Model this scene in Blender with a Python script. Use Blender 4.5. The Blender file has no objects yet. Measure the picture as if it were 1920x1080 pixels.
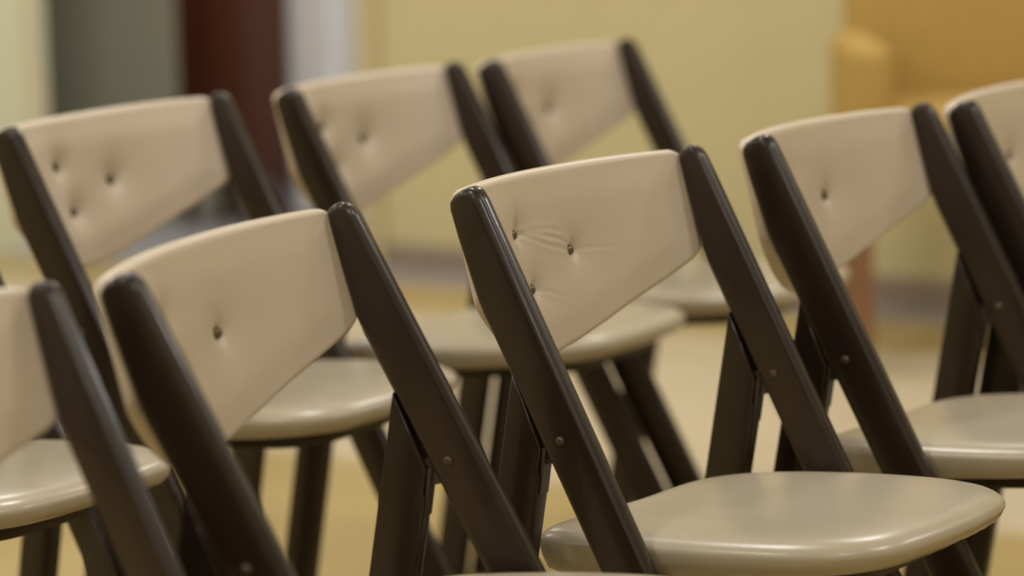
import bpy, bmesh, math, random
from mathutils import Vector, Matrix
random.seed(7)
sc = bpy.context.scene
col = sc.collection

# ------------------------------------------------------------------ camera, world, lamps, exposure
CAM_H, PITCH, ROLL, FPX = 1.1745, 0.15573, 0.02362, 5919.3
cam = bpy.data.cameras.new('camera')
cam.sensor_width = 36.0
cam.lens = FPX / 1920 * 36.0
cam.clip_start, cam.clip_end = 0.05, 60
cam.dof.use_dof = True
cam.dof.focus_distance = 3.22
cam.dof.aperture_fstop = 2.6
cam_o = bpy.data.objects.new('camera', cam)
col.objects.link(cam_o)
fw = Vector((0, math.cos(PITCH), -math.sin(PITCH)))
rt = Vector((1, 0, 0)); up = Vector((0, math.sin(PITCH), math.cos(PITCH)))
c_, s_ = math.cos(ROLL), math.sin(ROLL)
rt2 = rt * c_ - up * s_
up2 = rt * s_ + up * c_
R3 = Matrix((rt2, up2, -fw)).transposed()
cam_o.matrix_world = Matrix.Translation((0, 0, CAM_H)) @ R3.to_4x4()
sc.camera = cam_o

w = bpy.data.worlds.new('World'); sc.world = w; w.use_nodes = True
w.node_tree.nodes['Background'].inputs[0].default_value = (1.0, 0.9, 0.75, 1)
w.node_tree.nodes['Background'].inputs[1].default_value = 0.05

vs = sc.view_settings
vs.view_transform = 'Standard'; vs.look = 'None'; vs.exposure = 0.0; vs.gamma = 1.0
vs.use_curve_mapping = False

def area(name, loc, size, power, color, rot=(0, 0, 0), shape='DISK', size_y=None):
    l = bpy.data.lights.new(name, 'AREA'); l.shape = shape; l.size = size
    if size_y: l.size_y = size_y
    l.energy = power; l.color = color
    o = bpy.data.objects.new(name, l); o.location = loc; o.rotation_euler = rot
    col.objects.link(o); return o
WARM = (1.0, 0.99, 0.94)
# the room is turned against the view: its back wall runs along ROOM_A through ROOM_O
ROOM_O, ROOM_A = Vector((0.88, 7.1, 0.0)), -0.57
def room(x, y, z=0.0):
    c, s = math.cos(ROOM_A), math.sin(ROOM_A)
    return Vector((ROOM_O.x + c * x - s * y, ROOM_O.y + s * x + c * y, z))
for x in (-1.9, 0.6, 3.1):
    for y in (-0.9, -3.2, -5.5, -7.8):
        area('downlight', room(x, y, 2.76), 0.34, 20, WARM)
# cool daylight of the next room's window
area('window_daylight', room(-0.75, 0.46, 1.3), 1.6, 20, (0.70, 0.82, 1.0), (0, math.radians(90), ROOM_A), 'RECTANGLE', 0.4)

# ------------------------------------------------------------------ helpers
def S(r, g, b):
    f = lambda v: (v / 255 / 12.92) if v / 255 <= 0.04045 else ((v / 255 + 0.055) / 1.055) ** 2.4
    return (f(r), f(g), f(b), 1)
def mat(name, color, rough=0.5, spec=0.5, coat=0.0, noise=None, bump=None, stretch=(1, 1, 1)):
    m = bpy.data.materials.new(name); m.use_nodes = True
    nt = m.node_tree; b = nt.nodes['Principled BSDF']
    b.inputs['Base Color'].default_value = color
    b.inputs['Roughness'].default_value = rough
    b.inputs['Specular IOR Level'].default_value = spec
    b.inputs['Coat Weight'].default_value = coat
    b.inputs['Coat Roughness'].default_value = 0.12
    tc = nt.nodes.new('ShaderNodeTexCoord'); mp = nt.nodes.new('ShaderNodeMapping')
    mp.inputs['Scale'].default_value = stretch
    nt.links.new(tc.outputs['Object'], mp.inputs['Vector'])
    if noise:
        sc_, amt = noise
        n = nt.nodes.new('ShaderNodeTexNoise'); n.inputs['Scale'].default_value = sc_; n.inputs['Detail'].default_value = 6
        nt.links.new(mp.outputs['Vector'], n.inputs['Vector'])
        r = nt.nodes.new('ShaderNodeValToRGB')
        r.color_ramp.elements[0].position = 0.3; r.color_ramp.elements[1].position = 0.7
        r.color_ramp.elements[0].color = (*[c * (1 - amt) for c in color[:3]], 1)
        r.color_ramp.elements[1].color = (*[min(1, c * (1 + amt)) for c in color[:3]], 1)
        nt.links.new(n.outputs['Fac'], r.inputs['Fac']); nt.links.new(r.outputs['Color'], b.inputs['Base Color'])
    if bump:
        sc_, st = bump
        n = nt.nodes.new('ShaderNodeTexNoise'); n.inputs['Scale'].default_value = sc_; n.inputs['Detail'].default_value = 4
        nt.links.new(mp.outputs['Vector'], n.inputs['Vector'])
        bp = nt.nodes.new('ShaderNodeBump'); bp.inputs['Strength'].default_value = st; bp.inputs['Distance'].default_value = 0.002
        nt.links.new(n.outputs['Fac'], bp.inputs['Height']); nt.links.new(bp.outputs['Normal'], b.inputs['Normal'])
    return m
M = {}
M['vinyl'] = mat('beige_vinyl', S(205, 190, 175), 0.38, 0.5, bump=(420, 0.05), noise=(9, 0.03))
M['seat_vinyl'] = mat('beige_seat_vinyl', S(174, 163, 146), 0.29, 0.5, bump=(160, 0.05), noise=(9, 0.03), stretch=(1, 4, 1))
M['wood'] = mat('dark_stained_wood', S(37, 26, 21), 0.33, 0.38, 0.2, noise=(30, 0.3), stretch=(1, 1, 0.12), bump=(120, 0.02))
M['bolt'] = mat('aged_steel', S(92, 82, 70), 0.42, 0.5); M['bolt'].node_tree.nodes['Principled BSDF'].inputs['Metallic'].default_value = 0.8
M['button'] = mat('bronze_button', S(110, 98, 76), 0.3, 0.5); M['button'].node_tree.nodes['Principled BSDF'].inputs['Metallic'].default_value = 0.7
M['tack'] = mat('dull_brass_tack', S(112, 96, 74), 0.5, 0.4)
M['plate'] = mat('painted_brown_steel', S(58, 49, 44), 0.42, 0.5)
M['frame'] = mat('dark_seat_board', S(46, 38, 28), 0.5, 0.4)
M['wall'] = mat('cream_wall_paint', S(205, 195, 156), 0.6, 0.3, noise=(3, 0.02))
M['wall_grey'] = mat('olive_grey_wall_paint', S(192, 190, 170), 0.6, 0.3, noise=(3, 0.03))
M['white'] = mat('white_door_paint', S(213, 210, 212), 0.5, 0.4, noise=(3, 0.02))
M['trim'] = mat('pale_casing_paint', S(200, 186, 150), 0.5, 0.4, noise=(3, 0.02))
M['base'] = mat('mauve_baseboard', S(150, 134, 124), 0.5, 0.4, noise=(5, 0.03))
M['ceil'] = mat('ceiling_paint', S(232, 228, 216), 0.8, 0.2)
M['mahogany'] = mat('mahogany_column', S(66, 30, 14), 0.45, 0.25, 0.0, noise=(14, 0.3), stretch=(1, 1, 0.08))
M['gold'] = mat('gold_upholstery', S(184, 152, 86), 0.7, 0.3, noise=(40, 0.06), bump=(300, 0.2))
M['legwood'] = mat('rosy_chair_wood', S(140, 100, 72), 0.4, 0.5, noise=(20, 0.15), stretch=(1, 1, 0.2))

def obj(name, bm, m, parent=None, smooth=True, angle=None):
    me = bpy.data.meshes.new(name); bm.normal_update(); bm.to_mesh(me); bm.free()
    if m: me.materials.append(m)
    if smooth:
        for p in me.polygons: p.use_smooth = True
        if angle: me.set_sharp_from_angle(angle=math.radians(angle))
    o = bpy.data.objects.new(name, me); col.objects.link(o)
    if parent: o.parent = parent
    return o
def thing(name, label, cat, loc=(0, 0, 0), rz=0, group=None):
    o = bpy.data.objects.new(name, None); col.objects.link(o)
    o.location = loc; o.rotation_euler = (0, 0, rz); o['label'] = label; o['category'] = cat
    if group: o['group'] = group
    return o
def box(bm, x0, x1, y0, y1, z0, z1, bev=0.0, seg=2):
    t = bmesh.new()
    r = bmesh.ops.create_cube(t, size=1.0)
    for v in t.verts:
        v.co = Vector(((x0 + x1) / 2 + v.co.x * (x1 - x0), (y0 + y1) / 2 + v.co.y * (y1 - y0), (z0 + z1) / 2 + v.co.z * (z1 - z0)))
    if bev: bmesh.ops.bevel(t, geom=t.edges[:], offset=bev, segments=seg, profile=0.5, affect='EDGES')
    me = bpy.data.meshes.new('tmp'); t.to_mesh(me); t.free(); bm.from_mesh(me); bpy.data.meshes.remove(me)
    return bm
def prism(bm, pts, y0, y1, bev=0.0, seg=3):
    """polygon in the x-z plane extruded along y"""
    t = bmesh.new()
    vs_ = [t.verts.new((x, y0, z)) for x, z in pts]
    f = t.faces.new(vs_)
    r = bmesh.ops.extrude_face_region(t, geom=[f])
    for g in r['geom']:
        if isinstance(g, bmesh.types.BMVert): g.co.y = y1
    bmesh.ops.recalc_face_normals(t, faces=t.faces[:])
    if bev:
        eds = [e for e in t.edges if abs(e.verts[0].co.y - e.verts[1].co.y) < 1e-6]
        bmesh.ops.bevel(t, geom=eds, offset=bev, segments=seg, profile=0.5, affect='EDGES', clamp_overlap=True)
    me = bpy.data.meshes.new('tmp'); t.to_mesh(me); t.free(); bm.from_mesh(me); bpy.data.meshes.remove(me)
    return bm
def lathe_y(bm, prof, cx, cz, n=16):
    """rings (y, r) around an axis along y"""
    rings = []
    for y, r in prof:
        rings.append([bm.verts.new((cx + r * math.cos(a), y, cz + r * math.sin(a))) for a in [2 * math.pi * i / n for i in range(n)]])
    for a, b in zip(rings, rings[1:]):
        for i in range(n): bm.faces.new((a[i], a[(i + 1) % n], b[(i + 1) % n], b[i]))
    bm.faces.new(rings[0][::-1]); bm.faces.new(rings[-1])
    bmesh.ops.recalc_face_normals(bm, faces=bm.faces[:])
    return bm

# ------------------------------------------------------------------ setting
def struct(name, bm, m, smooth=False, label=None):
    o = obj(name, bm, m, None, smooth); o['kind'] = 'structure'
    o.location = ROOM_O; o.rotation_euler = (0, 0, ROOM_A)
    if label: o['label'] = label
    return o
OX0, OX1 = -2.535, -1.475   # passage between the left wall and the back wall (y = 0)
fl = mat('floor_finish', S(196, 168, 112), 0.42, 0.4)
nt = fl.node_tree; b = nt.nodes['Principled BSDF']
tc = nt.nodes.new('ShaderNodeTexCoord'); sp = nt.nodes.new('ShaderNodeSeparateXYZ')
nt.links.new(tc.outputs['Object'], sp.inputs[0])
ramp = nt.nodes.new('ShaderNodeValToRGB')
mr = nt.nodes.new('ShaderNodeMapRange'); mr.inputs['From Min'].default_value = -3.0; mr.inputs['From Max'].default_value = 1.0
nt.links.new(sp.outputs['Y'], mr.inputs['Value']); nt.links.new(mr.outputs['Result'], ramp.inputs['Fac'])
YEL, PALE, DAYLIGHT_SPILL = S(182, 160, 109), S(208, 193, 168), S(158, 152, 152)  # the last tone paints cool daylight spilling from the passage into the floor colour
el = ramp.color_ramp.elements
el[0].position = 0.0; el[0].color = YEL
el[1].position = 1.0; el[1].color = DAYLIGHT_SPILL
for p_, c in ((0.255, YEL), (0.275, PALE), (0.60, PALE), (0.63, YEL), (0.68, YEL), (0.71, DAYLIGHT_SPILL)):
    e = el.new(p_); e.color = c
nz = nt.nodes.new('ShaderNodeTexNoise'); nz.inputs['Scale'].default_value = 6; nz.inputs['Detail'].default_value = 5
nt.links.new(tc.outputs['Object'], nz.inputs['Vector'])
mx = nt.nodes.new('ShaderNodeMix'); mx.data_type = 'RGBA'; mx.blend_type = 'MULTIPLY'; mx.inputs['Factor'].default_value = 0.12
nt.links.new(ramp.outputs['Color'], mx.inputs['A']); nt.links.new(nz.outputs['Fac'], mx.inputs['B'])
nt.links.new(mx.outputs['Result'], b.inputs['Base Color'])
X0, X1, Y0, YH = -4.4, 5.2, -8.8, 0.70
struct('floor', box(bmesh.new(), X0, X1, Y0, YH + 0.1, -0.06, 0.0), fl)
bm = bmesh.new()
box(bm, OX1, X1, 0, 0.06, 0, 2.85)
box(bm, OX0, OX1, 0, 0.06, 2.3, 2.85)
struct('wall_back', bm, M['wall'], label='cream back wall ending at the passage with the mahogany cabinet')
struct('wall_left', box(bmesh.new(), OX0 - 0.08, OX0, Y0, 0, 0, 2.85), M['wall'])
struct('wall_passage', box(bmesh.new(), X0 - 0.1, X0, -0.2, YH + 0.1, 0, 2.85), M['wall_grey'])
struct('wall_right', box(bmesh.new(), X1, X1 + 0.1, Y0, YH + 0.1, 0, 2.85), M['wall'])
struct('wall_front', box(bmesh.new(), X0 - 0.1, X1 + 0.1, Y0 - 0.1, Y0, 0, 2.85), M['wall'])
struct('wall_hall', box(bmesh.new(), X0, X1, YH, YH + 0.1, 0, 2.85), M['wall_grey'], label='olive grey wall of the next room')
struct('ceiling', box(bmesh.new(), X0 - 0.1, X1 + 0.1, Y0 - 0.1, YH + 0.1, 2.85, 2.93), M['ceil'])
bm = bmesh.new()
box(bm, OX1 + 0.06, X1, -0.014, 0, 0, 0.065, 0.003)
struct('baseboard_back', bm, M['base'])
struct('trim_1', box(bmesh.new(), OX0 - 0.09, OX0 + 0.015, -0.05, 0.012, 0, 2.34, 0.004), M['trim'], label='pale casing at the end of the left wall')
struct('trim_2', box(bmesh.new(), OX1, OX1 + 0.055, -0.02, 0.065, 0, 2.34, 0.004), M['trim'], label='pale casing at the end of the back wall')
bm = bmesh.new()
DX = -2.36
box(bm, DX, DX + 0.75, YH - 0.045, YH - 0.001, 0.01, 2.05, 0.004)
for z0, z1 in ((0.15, 0.85), (1.0, 1.9)):
    for x0, x1 in ((DX + 0.08, DX + 0.33), (DX + 0.42, DX + 0.67)):
        box(bm, x0, x1, YH - 0.055, YH - 0.04, z0, z1, 0.006)
d = struct('door_1', bm, M['white'], label='white panel door in the next room')
# tall narrow cabinet in the passage
cb = thing('cabinet', 'tall narrow dark mahogany cabinet on short feet in the grey passage', 'cabinet', room(-2.29, 0.53), ROOM_A)
CW, CD = 0.121, 0.10
obj('body', box(bmesh.new(), -CW, CW, -CD, CD, 0.12, 1.95, 0.006), M['mahogany'], cb, True, 40)
obj('cornice', box(bmesh.new(), -CW - 0.02, CW + 0.02, -CD - 0.02, CD + 0.015, 1.95, 2.0, 0.01), M['mahogany'], cb, True, 40)
dr = obj('door', box(bmesh.new(), -CW + 0.012, CW - 0.012, -CD - 0.012, -CD + 0.001, 0.16, 1.9, 0.004), M['mahogany'], cb, True, 40)
bm = bmesh.new(); bmesh.ops.create_uvsphere(bm, u_segments=14, v_segments=8, radius=0.011)
for v in bm.verts: v.co += Vector((CW - 0.035, -CD - 0.02, 1.1))
obj('knob', bm, M['button'], dr)
for sx in (-1, 1):
    for sy in (-1, 1):
        obj('leg', prism(bmesh.new(), [(sx * (CW - 0.002), 0.121), (sx * (CW - 0.035), 0.121), (sx * (CW - 0.022), 0.0), (sx * (CW - 0.006), 0.0)], sy * (CD - 0.004) - (0.03 if sy > 0 else 0), sy * (CD - 0.004) + (0.03 if sy < 0 else 0), 0.003, 2), M['mahogany'], cb, True, 40)

# ------------------------------------------------------------------ folding chair, local frame: x forward, z up, y to its left
H, TH, W2, TP = 0.79, 0.4895, 0.2235, 0.021
KS, KW, TW = 0.117, 0.0505, 0.025
SS, SCS, SCO, RL = 0.1867, 0.2697, 0.0315, 0.1734
dv = (math.sin(TH), -math.cos(TH)); nv = (-math.cos(TH), -math.sin(TH))
def pt(s, o): return (dv[0] * s + nv[0] * o, H + dv[1] * s + nv[1] * o)
def smoothstep(t):
    t = max(0.0, min(1.0, t)); return t * t * (3 - 2 * t)
def post_bm(y0):
    foot_f = H / math.cos(TH)
    tanth = math.tan(TH)
    pts = [pt(0.020, 0.0), pt(0.010, 0.0012), pt(0.004, 0.004), pt(0.001, 0.008), pt(0.0, 0.013), pt(0.001, TW - 0.006), pt(0.005, TW - 0.001), pt(0.012, TW + 0.002)]
    for s in (0.04, 0.07, 0.095, 0.108): pts.append(pt(s, TW + (KW - TW) * s / KS))
    pts += [pt(0.116, KW - 0.0012), pt(0.124, KW - 0.0002), pt(0.134, KW)]
    fr = pt(foot_f - KW * tanth, KW)
    pts += [(fr[0], 0.0), (pt(foot_f, 0)[0], 0.0)]
    bm = prism(bmesh.new(), pts, y0, y0 + TP, 0.0068, 4)
    # the rear edge is cut at a slant for the pad: the outer face reaches further back
    for v in bm.verts:
        rx, rz = v.co.x, v.co.z - H
        s_ = rx * dv[0] + rz * dv[1]; o_ = rx * nv[0] + rz * nv[1]
        wl = TW + (KW - TW) * max(0.0, min(1.0, s_ / KS))
        f = (v.co.y - y0) / TP
        if y0 < 0: f = 1 - f
        dsp = 0.019 * max(0.0, 1 - max(0.0, s_) / 0.195) * max(0.0, min(1.0, o_ / wl)) * f
        v.co.x += nv[0] * dsp; v.co.z += nv[1] * dsp
    return bm
GAP = 0.0016
def rear_bm(y0):
    a = pt(SS, KW + GAP); b = pt(SS + 0.079, KW + GAP)
    ld = (-math.sin(RL), -math.cos(RL))
    fa = a[1] / math.cos(RL); fb = b[1] / math.cos(RL)
    b2 = (b[0] - 0.004, b[1] - 0.004)
    c = (b2[0] + ld[0] * 0.024, b2[1] + ld[1] * 0.024)
    c2 = (b[0] + ld[0] * 0.034, b[1] + ld[1] * 0.034)
    pts = [a, (a[0] + ld[0] * fa, 0.0), (b[0] + ld[0] * fb, 0.0), c2, c, b2]
    return prism(bmesh.new(), pts, y0, y0 + TP, 0.0025, 2)
def hinge_bm(y0):
    ym = y0 + TP / 2
    a = pt(SCS - 0.012, KW - 0.004); b = pt(SCS + 0.018, KW - 0.004)
    ld = (-math.sin(RL), -math.cos(RL))
    q = pt(SS + 0.074, KW + GAP)
    r1 = (q[0] - 0.006, q[1]); r2 = (q[0] + ld[0] * 0.030 - 0.006, q[1] + ld[1] * 0.030)
    bm = prism(bmesh.new(), [a, r1, r2, (r2[0] + 0.010, r2[1] + 0.004), b], ym - 0.004, ym + 0.004, 0.0006, 1)
    # leaf screwed along the front edge of the rear leg
    g = pt(SS + 0.079, KW + GAP)
    p0 = (g[0] + ld[0] * 0.004 - 0.003, g[1] + ld[1] * 0.004); p1 = (g[0] + ld[0] * 0.052 + 0.0002, g[1] + ld[1] * 0.052)
    prism(bm, [p0, p1, (p1[0] + 0.002, p1[1]), (p0[0] + 0.0045, p0[1])], y0 + 0.003, y0 + TP - 0.003, 0.0005, 1)
    return bm
def bolt_bm(y0):
    x, z = pt(SCS, SCO)
    r = 0.0052
    return lathe_y(bmesh.new(), [(y0 - 0.0026, r * .45), (y0 - 0.002, r * .85), (y0 + 0.001, r), (y0 + TP - 0.001, r), (y0 + TP + 0.002, r * .85), (y0 + TP + 0.0026, r * .45)], x, z, 18)

# padded backrest
R0 = pt(0.0, 0.020); R1 = pt(KS, KW - 0.004)
_l = math.hypot(R1[0] - R0[0], R1[1] - R0[1])
ev = ((R1[0] - R0[0]) / _l, (R1[1] - R0[1]) / _l); mv = (ev[1], -ev[0])
UMAX = 0.968
def interp(tab, x):
    for (x0, y0), (x1, y1) in zip(tab, tab[1:]):
        if x <= x1: return y0 + (y1 - y0) * (x - x0) / (x1 - x0)
    return tab[-1][1]
SB = [(0, .182), (.05, .1808), (.1, .1785), (.2, .173), (.32, .166), (.53, .151), (.68, .1405), (.82, .1295), (.93, .1195), (1.0, .113)]
NB = [(0, .182), (.1, .186), (.2, .1875), (.3, .186), (.45, .178), (.6, .164), (.8, .14), (.93, .122), (1.0, .113)]
def s_top(u): return -0.0115 + 0.0115 * abs(u) ** 2.2
def bulge(u, s): return (0.040 + 0.15 * max(0, s)) * (1 - u * u)
BUT = [(-0.36, 0.053), (0.13, 0.081), (-0.245, 0.113)]
CREASES = [  # polylines in (u, s), depth
    ([(-0.36, .053), (-0.2, .058), (0.0, .068), (0.13, .080)], .0016),
    ([(-0.36, .053), (-0.25, .052), (-0.1, .055), (0.03, .062)], .0013),
    ([(-0.36, .053), (-0.27, .060), (-0.1, .073), (0.10, .082)], .0015),
    ([(-0.36, .050), (-0.385, .035), (-0.40, .018), (-0.42, .004)], .0028),
    ([(-0.35, .047), (-0.355, .03), (-0.36, .015)], .0020),
    ([(0.13, .081), (0.25, .084), (0.42, .090)], .0009),
    ([(-0.245, .113), (-0.12, .121), (0.0, .131)], .0009),
]
def segd(px, py, ax, ay, bx, by):
    dx, dy = bx - ax, by - ay; t = max(0, min(1, ((px - ax) * dx + (py - ay) * dy) / (dx * dx + dy * dy)))
    return math.hypot(px - ax - dx * t, py - ay - dy * t)
def corner(u, r, s0, s1, UMAX=UMAX):
    """rounded outline corners near the ends"""
    d_ = (UMAX - abs(u)) * W2
    if d_ >= r: return s0, s1
    k = r - math.sqrt(max(0, r * r - (r - d_) ** 2))
    return s0 + k, s1 - k
def pad_bm(creased, UMAX=UMAX):
    bm = bmesh.new()
    NU, NV = (170, 90) if creased else (110, 60)
    TK, ER = 0.022, 0.008
    us = [UMAX * math.sin(math.pi / 2 * (2 * i / NU - 1)) * 0.35 + UMAX * (2 * i / NU - 1) * 0.65 for i in range(NU + 1)]
    front, back = [], []
    for u in us:
        s0, s1 = corner(u, 0.016, s_top(u), interp(SB if u > 0 else NB, abs(u)), UMAX)
        fr, br = [], []
        for j in range(NV + 1):
            v = j / NV; v = 0.65 * v + 0.35 * (0.5 - 0.5 * math.cos(math.pi * v))
            s = s0 + (s1 - s0) * v
            de = min(s - s0, s1 - s, (UMAX - abs(u)) * W2)
            t = max(0, 1 - de / ER)
            edge = TK * 0.5 * (1 - math.sqrt(max(0, 1 - t * t)))
            off = bulge(u, s) + edge
            soft = 0.004 * smoothstep(de / 0.045)
            y = u * W2
            din = 0.0
            for bu, bs in BUT:
                q = math.hypot((u - bu) * W2, s - bs)
                din += 0.0045 * math.exp(-(q / 0.007) ** 2) + 0.0125 * math.exp(-(q / 0.021) ** 1.2)
            if creased:
                for pl, dep in CREASES:
                    dd = min(segd(y, s, a[0] * W2, a[1], b[0] * W2, b[1]) for a, b in zip(pl, pl[1:]))
                    if dd < 0.008:
                        e1 = max(0.0, 1 - math.hypot(y - pl[-1][0] * W2, s - pl[-1][1]) / 0.0) if False else 1
                        tl = math.hypot(y - pl[-1][0] * W2, s - pl[-1][1]) / 0.018
                        din += dep * math.exp(-(dd / 0.0017) ** 2) * smoothstep(tl)
                        din -= dep * 0.5 * math.exp(-((dd - 0.0035) / 0.0022) ** 2) * smoothstep(tl)
            off_f = off - soft + din * smoothstep(de / 0.02)
            off_b = bulge(u, s) + TK - (edge if edge < TK * .5 else TK * .5 - 1e-5)
            for arr, of in ((fr, off_f), (br, max(off_b, off_f + 1e-4))):
                x = R0[0] + ev[0] * s + mv[0] * of; z = R0[1] + ev[1] * s + mv[1] * of
                arr.append(bm.verts.new((x, y, z)))
        front.append(fr); back.append(br)
    for i in range(NU):
        for j in range(NV):
            bm.faces.new((front[i][j], front[i + 1][j], front[i + 1][j + 1], front[i][j + 1]))
            bm.faces.new((back[i][j], back[i][j + 1], back[i + 1][j + 1], back[i + 1][j]))
    for i in range(NU):
        bm.faces.new((front[i][0], back[i][0], back[i + 1][0], front[i + 1][0]))
        bm.faces.new((front[i][NV], front[i + 1][NV], back[i + 1][NV], back[i][NV]))
    for j in range(NV):
        bm.faces.new((front[0][j], front[0][j + 1], back[0][j + 1], back[0][j]))
        bm.faces.new((front[NU][j], back[NU][j], back[NU][j + 1], front[NU][j + 1]))
    bmesh.ops.remove_doubles(bm, verts=bm.verts[:], dist=2e-5)
    bmesh.ops.recalc_face_normals(bm, faces=bm.faces[:])
    return bm
def button_bm(u, s):
    bm = bmesh.new()
    bmesh.ops.create_uvsphere(bm, u_segments=18, v_segments=10, radius=1.0)
    # local frame on the pad
    nrm = Vector((-mv[0], 0, -mv[1])).normalized()
    nrm = (nrm + Vector((0, 1, 0)) * (-2 * u * 0.05 / W2) * -1 * -1).normalized()
    q = nrm.to_track_quat('Z', 'Y').to_matrix()
    off = bulge(u, s) + 0.0072
    c = Vector((R0[0] + ev[0] * s + mv[0] * off, u * W2, R0[1] + ev[1] * s + mv[1] * off))
    for v in bm.verts: v.co = c + q @ Vector((v.co.x * 0.0058, v.co.y * 0.0058, v.co.z * 0.0046))
    return bm

# seat
SZ = 0.444
TILT = 0.05   # the seat rises a little towards its front
HALF = [(.050, 0.0), (.0505, .045), (.054, .085), (.068, .122), (.098, .153), (.145, .175), (.205, .187), (.265, .190), (.325, .182), (.372, .161), (.402, .126), (.413, .075), (.416, 0.0)]
HALF = [(x if x < .2 else .2 + (x - .2) * 1.065, y) for x, y in HALF]
NEAR = [(.050, 0.0), (.046, .06), (.041, .11), (.038, .155), (.043, .182), (.063, .194), (.115, .197)] + [(.205, .194), (.265, .191)] + HALF[8:]
def catmull(P, n):
    out = []
    for i in range(len(P) - 1):
        p0 = P[i - 1] if i else (P[1][0], -P[1][1]); p1, p2 = P[i], P[i + 1]; p3 = P[i + 2] if i + 2 < len(P) else (P[-2][0], -P[-2][1])
        for k in range(n):
            t = k / n
            f = lambda a, b, c, d_: 0.5 * (2 * b + (c - a) * t + (2 * a - 5 * b + 4 * c - d_) * t * t + (3 * b - a - 3 * c + d_) * t ** 3)
            out.append((f(p0[0], p1[0], p2[0], p3[0]), f(p0[1], p1[1], p2[1], p3[1])))
    return out
def seat_outline():
    h_ = catmull(HALF, 6) + [HALF[-1]]; g_ = catmull(NEAR, 6) + [NEAR[-1]]
    return h_ + [(x, -y) for x, y in g_[-2:0:-1]]
def inset_ring(o, k):
    n = len(o); out = []
    for i in range(n):
        a, b = o[i - 1], o[(i + 1) % n]; tx, ty = b[0] - a[0], b[1] - a[1]; l = math.hypot(tx, ty)
        out.append((o[i][0] + ty / l * k * -1 * -1, o[i][1] - tx / l * k * -1 * -1))
    return out
def seat_ring(bm, o, k, z, cx=0.235, wr=0.0):
    """outline shrunk towards the middle by distance k"""
    vs_ = []
    n = len(o)
    for i, (x, y) in enumerate(o):
        dx, dy = cx - x, -y; l = math.hypot(dx, dy); f = min(1, k / l)
        # shrink mostly by distance for small k, by ratio for large k
        zz = z
        if wr: zz += wr * (math.sin(i * 1.7) + 0.7 * math.sin(i * 3.1 + 1) + .5 * math.sin(i * .9))
        vs_.append(bm.verts.new((x + dx * f, y + dy * f, zz)))
    return vs_
def seat_bm():
    bm = bmesh.new(); o = seat_outline(); n = len(o)
    T = 0.036
    prof = []
    for r_ in (0.97, 0.8, 0.6, 0.42, 0.28):   # ratio rings, crowned top
        prof.append(('r', r_, SZ + 0.003 * (1 - (1 - r_) ** 2) + 0.0008))
    ringsv = []
    for kind, r_, z in prof:
        vs_ = [bm.verts.new((0.235 + (x - 0.235) * (1 - r_), y * (1 - r_), z)) for x, y in o]
        ringsv.append(vs_)
    for k, z in ((0.030, SZ + 0.0012), (0.020, SZ - 0.0002), (0.013, SZ - 0.0022), (0.0075, SZ - 0.0050), (0.0033, SZ - 0.0085), (0.0006, SZ - 0.0125), (0.0006, SZ - 0.0165)):
        ringsv.append(seat_ring(bm, o, k, z))
    ringsv.append(seat_ring(bm, o, 0.0035, SZ - 0.023, wr=0.0005))
    ringsv.append(seat_ring(bm, o, 0.010, SZ - T + 0.004, wr=0.0004))
    ringsv.append(seat_ring(bm, o, 0.020, SZ - T))
    c = bm.verts.new((0.235, 0, SZ + 0.0038))
    for i in range(n): bm.faces.new((c, ringsv[0][i], ringsv[0][(i + 1) % n]))
    for a, b in zip(ringsv, ringsv[1:]):
        for i in range(n): bm.faces.new((a[i], b[i], b[(i + 1) % n], a[(i + 1) % n]))
    bm.faces.new(ringsv[-1][::-1])
    for v in bm.verts:
        low = max(0.0, (SZ - 0.016 - v.co.z) / (T - 0.016))
        v.co.z += TILT * (v.co.x - 0.20) - low * (0.012 - 0.042 * (v.co.x - 0.05))
    bmesh.ops.recalc_face_normals(bm, faces=bm.faces[:])
    return bm
def seat_frame_bm():
    """board under the pad, narrower than the pad"""
    bm = bmesh.new()
    z1, z0 = SZ - 0.0375, SZ - 0.056
    o = []
    for cx, cy, a0 in ((.318, .078, 0), (.135, .078, 90), (.135, -.078, 180), (.318, -.078, 270)):
        for k in range(9):
            a = math.radians(a0 + k * 11.25); o.append((cx + 0.058 * math.cos(a), cy + 0.058 * math.sin(a)))
    n = len(o)
    R = [seat_ring(bm, o, k, z) for k, z in ((0.002, z1 + 0.004), (0.0, z1 + 0.002), (0.0, z0 + 0.002), (0.002, z0))]
    for a, b in zip(R, R[1:]):
        for i in range(n): bm.faces.new((a[i], a[(i + 1) % n], b[(i + 1) % n], b[i]))
    bm.faces.new(R[0]); bm.faces.new(R[-1][::-1])
    bmesh.ops.recalc_face_normals(bm, faces=bm.faces[:])
    for v in bm.verts: v.co.z += TILT * (v.co.x - 0.20) - (0.010 - 0.042 * (v.co.x - 0.05))
    # pivot pins into the side posts
    xz = pt((H - (z1 + z0) / 2 + 0.005) / math.cos(TH) - KW * .5 * math.tan(TH), KW * .5)
    for s in (-1, 1):
        t = bmesh.new(); lathe_y(t, [(0.125, 0.006), (W2 - TP + 0.004, 0.006)], xz[0], (z1 + z0) / 2 - 0.005, 12)
        for v in t.verts: v.co.y *= s
        bmesh.ops.recalc_face_normals(t, faces=t.faces[:])
        me = bpy.data.meshes.new('tmp'); t.to_mesh(me); t.free(); bm.from_mesh(me); bpy.data.meshes.remove(me)
    return bm
def tack_bm(sgn, s):
    bm = bmesh.new(); bmesh.ops.create_uvsphere(bm, u_segments=10, v_segments=6, radius=0.0015)
    of = 0.012
    c = Vector((R0[0] + ev[0] * s + mv[0] * of, sgn * (W2 * UMAX - 0.0002), R0[1] + ev[1] * s + mv[1] * of))
    for v in bm.verts: v.co += c
    return bm

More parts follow.
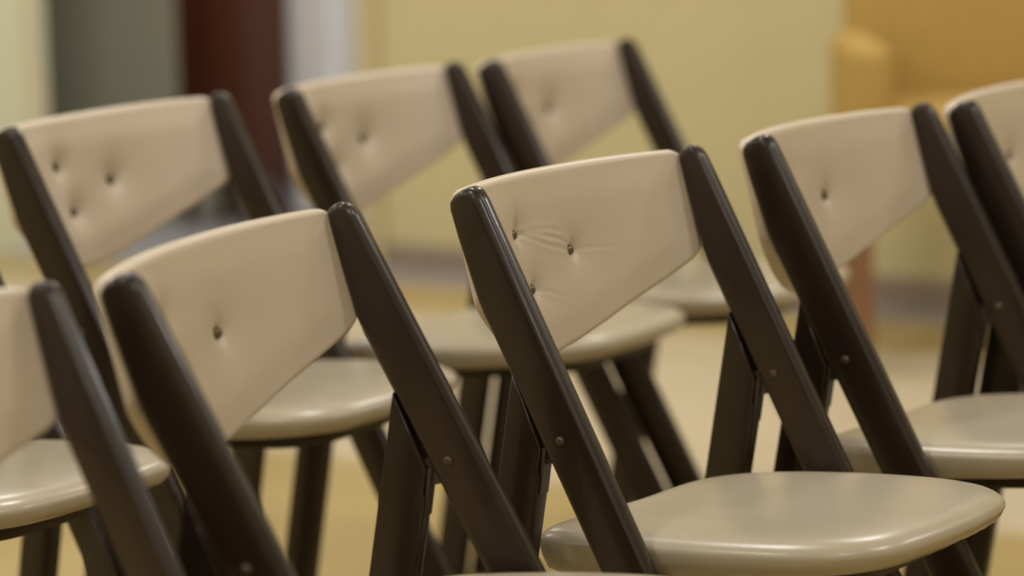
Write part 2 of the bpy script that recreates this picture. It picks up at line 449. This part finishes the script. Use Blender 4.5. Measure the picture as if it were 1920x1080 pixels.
GROUP = 'beige padded folding chairs standing in rows'
def make_chair():
    t = thing('folding_chair', 'chair', 'chair', group=GROUP)
    for y0 in (-W2, W2 - TP):
        obj('front_leg', post_bm(y0), M['wood'], t, True, 50)
        r = obj('rear_leg', rear_bm(y0), M['wood'], t, True, 50)
        obj('hinge', hinge_bm(y0), M['plate'], t, True, 40)
        obj('bolt', bolt_bm(y0), M['bolt'], t, True, 60)
    bk = obj('backrest', pad_bm(False), M['vinyl'], t)
    for u, s in BUT: obj('button', button_bm(u, s), M['button'], bk)
    for sg in (-1, 1):
        for s in (0.016, 0.044, 0.072, 0.092): obj('tack', tack_bm(sg, s), M['tack'], bk)
    obj('seat', seat_bm(), M['seat_vinyl'], t)
    obj('seat_frame', seat_frame_bm(), M['frame'], t)
    return t
def copy_tree(o, parent=None):
    c = o.copy(); col.objects.link(c)
    if parent: c.parent = parent
    for ch in list(o.children): copy_tree(ch, c)
    return c
CH = [  # x, y, heading, tilt, label
    ('C', 0.0868, 3.296, -0.6014, -0.0064, 'sharply focused folding chair in the middle, creased backrest and whole seat showing'),
    ('A', -0.5025, 2.4064, -0.6053, 0.0, 'very blurred nearest chair at the left edge, one dark post and backrest corner showing'),
    ('B', -0.2315, 2.8242, -0.3913, 0.0118, 'front row folding chair just left of the sharply focused chair, single dark button showing'),
    ('D', 0.4019, 3.697, -0.5627, -0.0103, 'front row folding chair just right of the sharply focused chair, below the gold armchair'),
    ('E', 0.6876, 4.0796, -0.5484, 0.0, 'folding chair cut off by the right edge, its backrest below the gold armchair seat'),
    ('F', -0.4876, 4.0346, -0.5593, 0.0078, 'back row folding chair in front of the mahogany cabinet, three buttons showing'),
    ('G', -0.179, 4.4697, -0.5335, 0.0, 'blurred back row folding chair directly right of the mahogany cabinet'),
    ('H', 0.092, 4.8395, -0.5202, -0.0027, 'farthest and most blurred folding chair, against the plain cream wall'),
    ('Z', -0.80, 3.57, -0.58, 0.0, 'back row chair at the left edge showing just its seat behind the near blurred post'),
]
proto = make_chair()
for i, (k, x, y, a, roll, lab) in enumerate(CH):
    o = proto if i == 0 else copy_tree(proto)
    o.location = (x, y, abs(roll) * W2 * 0.9)
    o.rotation_euler = (roll, 0, a)
    o['label'] = lab
# the focused chair's vinyl has creases between its buttons
cm = pad_bm(True, 0.945)
for v in cm.verts: v.co.y += 0.0045
me = bpy.data.meshes.new('creased_backrest'); cm.to_mesh(me); cm.free(); me.materials.append(M['vinyl'])
for p_ in me.polygons: p_.use_smooth = True
for ch in proto.children:
    if ch.name.startswith('backrest'): ch.data = me

# ------------------------------------------------------------------ gold armchair by the back wall
ac = thing('armchair', 'gold upholstered armchair standing against the cream back wall', 'armchair', (1.0, 6.2, 0))
for s in (-1, 1):
    bm = bmesh.new()
    x0, x1 = (0.235, 0.325)
    box(bm, min(s * x0, s * x1), max(s * x0, s * x1), 0.0, 0.42, 0.42, 0.668, 0.035, 4)
    obj('armrest', bm, M['gold'], ac, True, 50)
    for y in (0.02, 0.36):
        bm = bmesh.new(); box(bm, s * 0.30 - 0.022, s * 0.30 + 0.022, y, y + 0.044, 0.0, 0.425, 0.006)
        obj('leg', bm, M['legwood'], ac, True, 40)
bm = bmesh.new(); box(bm, -0.234, 0.234, -0.012, 0.40, 0.45, 0.53, 0.03, 4); obj('seat_cushion', bm, M['gold'], ac, True, 50)
bm = bmesh.new(); box(bm, -0.234, 0.234, 0.01, 0.42, 0.41, 0.452, 0.01, 3); obj('seat_frame', bm, M['gold'], ac, True, 50)
bm = bmesh.new(); box(bm, -0.285, 0.285, 0.0, 0.10, 0.0, 0.62, 0.035, 4)
for v in bm.verts: v.co.y += 0.40 + v.co.z * 0.08 ; v.co.z += 0.44
obj('backrest', bm, M['gold'], ac, True, 50)
